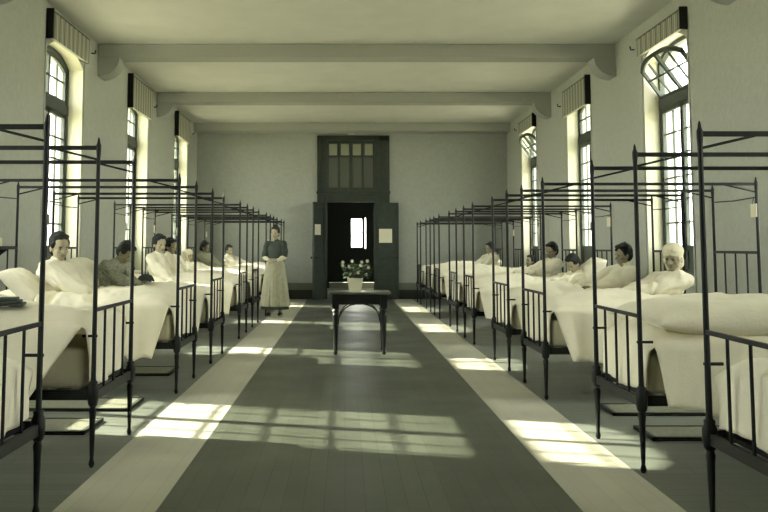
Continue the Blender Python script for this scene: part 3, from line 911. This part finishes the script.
    if stand:
        # blouse with short dark sleeves
        g.cap(hip+V((0, 0, .10)), chest, .118*s+e, .125*s+e, 16); g.ell(chest+up2*.02, (.118*s+e, .160*s+e, .165*s+e), rot)
        g.cap(neck-up2*.05*s, neck+up2*.012*s, .072*s+e, .050*s+e*.6)
        for nm in 'lr':
            g.cap(J['sh'+nm], J['sh'+nm]*.15+J['el'+nm]*.85, .056*s+e*1.3, .050*s+e)
            g.cap(neck-up2*.035*s, J['sh'+nm], .058*s+e, .056*s+e)
        cm = remesh(g, .009, 2, fold); cm.materials.append(M[c['cloth']])
        co = bpy.data.objects.new('blouse', cm); C.objects.link(co); co.parent = o
        for nm in 'lr':
            g = MB(); g.cap(J['sh'+nm]*.18+J['el'+nm]*.82, J['el'+nm], .046*s, .046*s); g.cap(J['el'+nm], J['el'+nm]*.25+J['wr'+nm]*.75, .046*s, .036*s)
            cm = remesh(g, .008, 2, fold); cm.materials.append(M['white']); so = bpy.data.objects.new('white_sleeve', cm); C.objects.link(so); so.parent = o
        # long skirt and apron: lathed bell with gathers
        def bell(name, r_top, r_bot, ztop, zbot, gath, m, a0=0, a1=2*PI, extra=0):
            bm = bmesh.new(); NA, NZ = 96, 40; rows = []
            for i in range(NZ+1):
                tt = i/NZ; z = ztop+(zbot-ztop)*tt; row = []
                rr = r_top+(r_bot-r_top)*(tt**.75)
                for k in range(NA+1):
                    a = a0+(a1-a0)*k/NA
                    w_ = gath*tt*(math.sin(a*11+1.3*math.sin(tt*3))*.6+math.sin(a*23+2)*.4)
                    row.append(bm.verts.new(((rr*.82+w_+extra)*math.cos(a), (rr+w_+extra)*math.sin(a), z)))
                rows.append(row)
            for i in range(NZ):
                for k in range(NA): bm.faces.new((rows[i][k], rows[i+1][k], rows[i+1][k+1], rows[i][k+1]))
            bmesh.ops.remove_doubles(bm, verts=bm.verts, dist=1e-4)
            me = bpy.data.meshes.new(name); bm.to_mesh(me); bm.free()
            for p in me.polygons: p.use_smooth = True
            me.materials.append(M[m]); oo = bpy.data.objects.new(name, me); C.objects.link(oo); oo.parent = o
            sm = oo.modifiers.new('t', 'SOLIDIFY'); sm.thickness = .006
        bell('skirt', .145, .27, .20, -.76*s, .014, 'blouse')
        bell('apron', .145, .275, .215, -.70*s, .016, 'apron', -PI*.62, PI*.62, .014)
        w_ = MB(); w_.lathe([(.15, .19), (.156, .20), (.156, .235), (.15, .245)], n=24).build('waistband', M['apron'], o, smooth=True)
        for side in (-1, 1):
            q = MB(); q.ell((.045, side*.115, -.855*s), (.135*s, .045*s, .036*s)); q.box(-.06, .0, side*.115-.02, side*.115+.02, -.905*s, -.87*s)
            q.build('shoe', M['shoe'], o, smooth=True)
    else:
        g.ell(hip+V((0, 0, .02)), (.15*s+e, .18*s+e, .13*s+e)); g.cap(hip+up*.05, chest, .140*s+e, .135*s+e, 16)
        g.ell(chest+up2*.02, (.122*s+e, .165*s+e, .170*s+e), rot); g.cap(neck-up2*.06*s, neck+up2*.028*s, .085*s+e, .052*s+e*.6)
        for nm in 'lr':
            g.cap(neck-up2*.030*s, J['sh'+nm], .062*s+e, .064*s+e)
            g.cap(J['sh'+nm], J['el'+nm], .066*s+e, .062*s+e)
            g.cap(J['el'+nm], J['el'+nm]*.12+J['wr'+nm]*.88, .062*s+e, .046*s+e*.6)
        g.cap(hip+V((.05, 0, .0)), hip+V((.30, 0, -.01)), .13*s, .10*s, 14)
        cm = remesh(g, .009, 2, fold); cm.materials.append(M[c.get('cloth', 'gown')])
        co = bpy.data.objects.new('nightshirt', cm); C.objects.link(co); co.parent = o
        cl = MB(); q = neck+up2*.032*s
        cl.ell(q, (.066*s, .066*s, .020*s), rot)
        cl.build('collar', M[c.get('cloth', 'gown')], o, smooth=True)
    return o

HZ = .61
def head_pos(c, lean_deg):
    s = c.get('s', .94); lean = math.radians(lean_deg); curve = c.get('curve', .12)
    up = V((-math.sin(lean), 0, math.cos(lean))); up2 = (up+V((curve*1.4, 0, .25))).normalized()
    hb = V((0, 0, .09*s)) + up*.30*s + V((-.02, 0, 0)) + up2*.20*s + (up2+V((.35, 0, .6))).normalized()*.052*s
    return hb + V((.01, 0, .11*s))
def patient(side, yn, X, Z, ly=.5, **c):
    """sit the figure so that its head comes to rest at distance X from the aisle axis and height Z"""
    sg = -1 if c.pop('forward', False) else 1
    lo, hi = 0, 85
    for _ in range(30):
        mid = (lo+hi)/2
        if HZ + head_pos(c, sg*mid).z > Z: lo = mid
        else: hi = mid
    c.setdefault('twist', 32 if side == 'R' else -32)
    c['lean'] = sg*lo; hx = X + head_pos(c, c['lean']).x      # hips lie nearer the foot than a head leaned back
    if side == 'R': return person((hx, yn+ly, HZ), PI+math.radians(c.pop('turn', 0)), c)
    return person((-hx, yn+W-ly, HZ), math.radians(c.pop('turn', 0)), c)
lap = dict(hand_l=(.30, .08, .25), hand_r=(.30, -.07, .23))
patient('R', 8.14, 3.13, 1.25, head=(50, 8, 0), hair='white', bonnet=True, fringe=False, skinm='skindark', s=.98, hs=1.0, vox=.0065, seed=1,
        label='white-haired elderly person in a white nightshirt sitting up at right, facing the viewer', **lap)
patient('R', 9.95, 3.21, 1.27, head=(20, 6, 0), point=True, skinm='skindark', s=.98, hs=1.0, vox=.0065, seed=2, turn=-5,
        label='person in a pointed dark cap and pale loose shirt, seen sideways', hand_l=(.34, .12, .22), hand_r=(.36, -.02, .24))
patient('R', 12.62, 3.33, 1.13, .45, curve=.8, head=(30, 34, 0), s=.95, seed=3, hs=1.08,
        label='dark-haired person in white bowing forward in bed on the right', hand_l=(.34, .04, .22), hand_r=(.34, -.06, .22))
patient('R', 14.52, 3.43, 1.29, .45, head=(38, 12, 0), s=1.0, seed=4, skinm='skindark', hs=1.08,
        label='short dark-haired person sitting upright beside the middle right-hand window', **lap)
patient('R', 17.17, 3.60, 1.08, head=(30, -10, 0), s=.93, seed=5, skinm='skindark',
        label='dark-haired person lying low against the pillow on the right', **lap)
patient('R', 18.97, 3.14, 1.33, .55, head=(25, 8, 0), s=1.02, seed=6,
        label='dark-haired person in white sitting in the far bed on the right', **lap)
patient('R', 21.40, 3.66, 1.18, head=(35, 5, 0), s=.95, seed=7,
        label='small figure half hidden behind the far sitting person on the right', **lap)
patient('L', 8.46, 2.82, 1.35, head=(-46, 6, 0), s=1.04, hs=1.06, vox=.0065, seed=8, curve=.25,
        label='young person with short dark hair in a white shirt, propped against pillows', hand_l=(.26, .14, .18), hand_r=(.36, -.24, .20))
patient('L', 10.60, 2.74, 1.31, forward=True, curve=.7, head=(-20, 40, 0), s=1.0, hs=1.06, vox=.0065, seed=9, cloth='check', skinm='skindark', bun=(-.06, 0, .18),
        label='person with dark upswept hair and a speckled jacket bending over needlework in bed', hand_l=(.42, .02, .30), hand_r=(.42, -.14, .28), curl=.9)
patient('L', 13.40, 2.85, 1.39, head=(-45, 8, 0), s=1.05, hs=1.1, seed=10,
        label='dark-haired person in a white shirt leaning on one arm at left', hand_l=(.38, .04, .25), hand_r=(.20, -.32, .22))
patient('L', 15.30, 3.05, 1.36, head=(-25, 10, 0), s=1.04, seed=11, skinm='skindark', hs=1.08,
        label='shadowed dark-haired person sitting just behind the white-shirted leaning one', **lap)
patient('L', 17.85, 3.15, 1.17, head=(-35, -5, 0), s=.98, seed=12, hair='white', bonnet=True, fringe=False,
        label='person in a white bonnet lying back low in bed at left', **lap)
patient('L', 19.70, 3.14, 1.35, head=(-15, 10, 0), s=1.05, seed=13, bun=(-.03, 0, .22), cloth='greyblanket', skinm='skindark',
        label='person with a dark topknot and greyish shawl sitting in a far left bed', **lap)
patient('L', 22.05, 2.89, 1.28, head=(-45, 8, 0), s=1.0, seed=14,
        label='small dark-haired person in white sitting in the farthest left bed', **lap)
# needlework held by the bent patient
b = MB(); b.bm.free(); nw = puff('needlework', -.09, .09, -.10, .10, 0, .05, 77, 'blouse', sag=.05)
nw.location = (-2.42, 11.0, 1.0); tag(nw, 'dark crumpled needlework in the hands of the bent patient at left', 'needlework')
# nurse
person((-1.36, 17.6, .885), math.radians(-98), dict(stand=True, nk=.07, lean=2, curve=.02, s=.965, vox=.0075, cloth='blouse', bun=(-.02, 0, .23), head=(-10, 5, 0), seed=20, hs=1.05,
    hand_l=(.20, .05, .20), hand_r=(.20, -.07, .19), pole_l=(-.5, .7, -.5), pole_r=(-.5, -.7, -.5), hdir_l=(.1, -1, -.1), hdir_r=(.1, 1, -.1), curl=.7,
    label='nurse standing in the aisle in dark blouse and long grey apron, hands clasped'))

# ------------------------------------------------------------------ outside, light, camera
g = MB().box(-60, 60, -50, 80, -.9, -.6).build('ground', M['ground']); struct(g)

w = bpy.data.worlds.new('sky'); bpy.context.scene.world = w; w.use_nodes = True
bg = w.node_tree.nodes['Background']; bg.inputs[0].default_value = (1.0, .995, .965, 1); bg.inputs[1].default_value = 3.6

sd = bpy.data.lights.new('sun', 'SUN'); sd.energy = 6; sd.angle = math.radians(.6); sd.color = (1, .94, .78)
so = bpy.data.objects.new('sun', sd); C.objects.link(so)
d = V((1, -.285, -math.tan(math.radians(31.8))*1.04)).normalized()
so.rotation_euler = d.to_track_quat('-Z', 'Y').to_euler(); so.location = (-12, 14, 12)

cam = bpy.data.cameras.new('camera'); co = bpy.data.objects.new('camera', cam); C.objects.link(co)
F = 900; th = math.radians(4.9)
co.location = (0, 0, 1.35); co.rotation_euler = (PI/2+th, 0, 0)
cam.sensor_fit = 'HORIZONTAL'; cam.sensor_width = 36; cam.lens = 36*F/768
py = 247 - F*math.tan(th)
cam.shift_x = (384-345)/768; cam.shift_y = -(256-py)/768
cam.clip_start = .05
sc = bpy.context.scene; sc.camera = co
sc.view_settings.view_transform = 'Standard'; sc.view_settings.look = 'None'
sc.view_settings.exposure = 2.3; sc.view_settings.gamma = 1
try: sc.view_settings.use_curve_mapping = False
except Exception: pass
sc.cycles.max_bounces = 12; sc.cycles.diffuse_bounces = 8; sc.cycles.transparent_max_bounces = 16
sc.cycles.use_denoising = True
sc.cycles.sample_clamp_indirect = 8
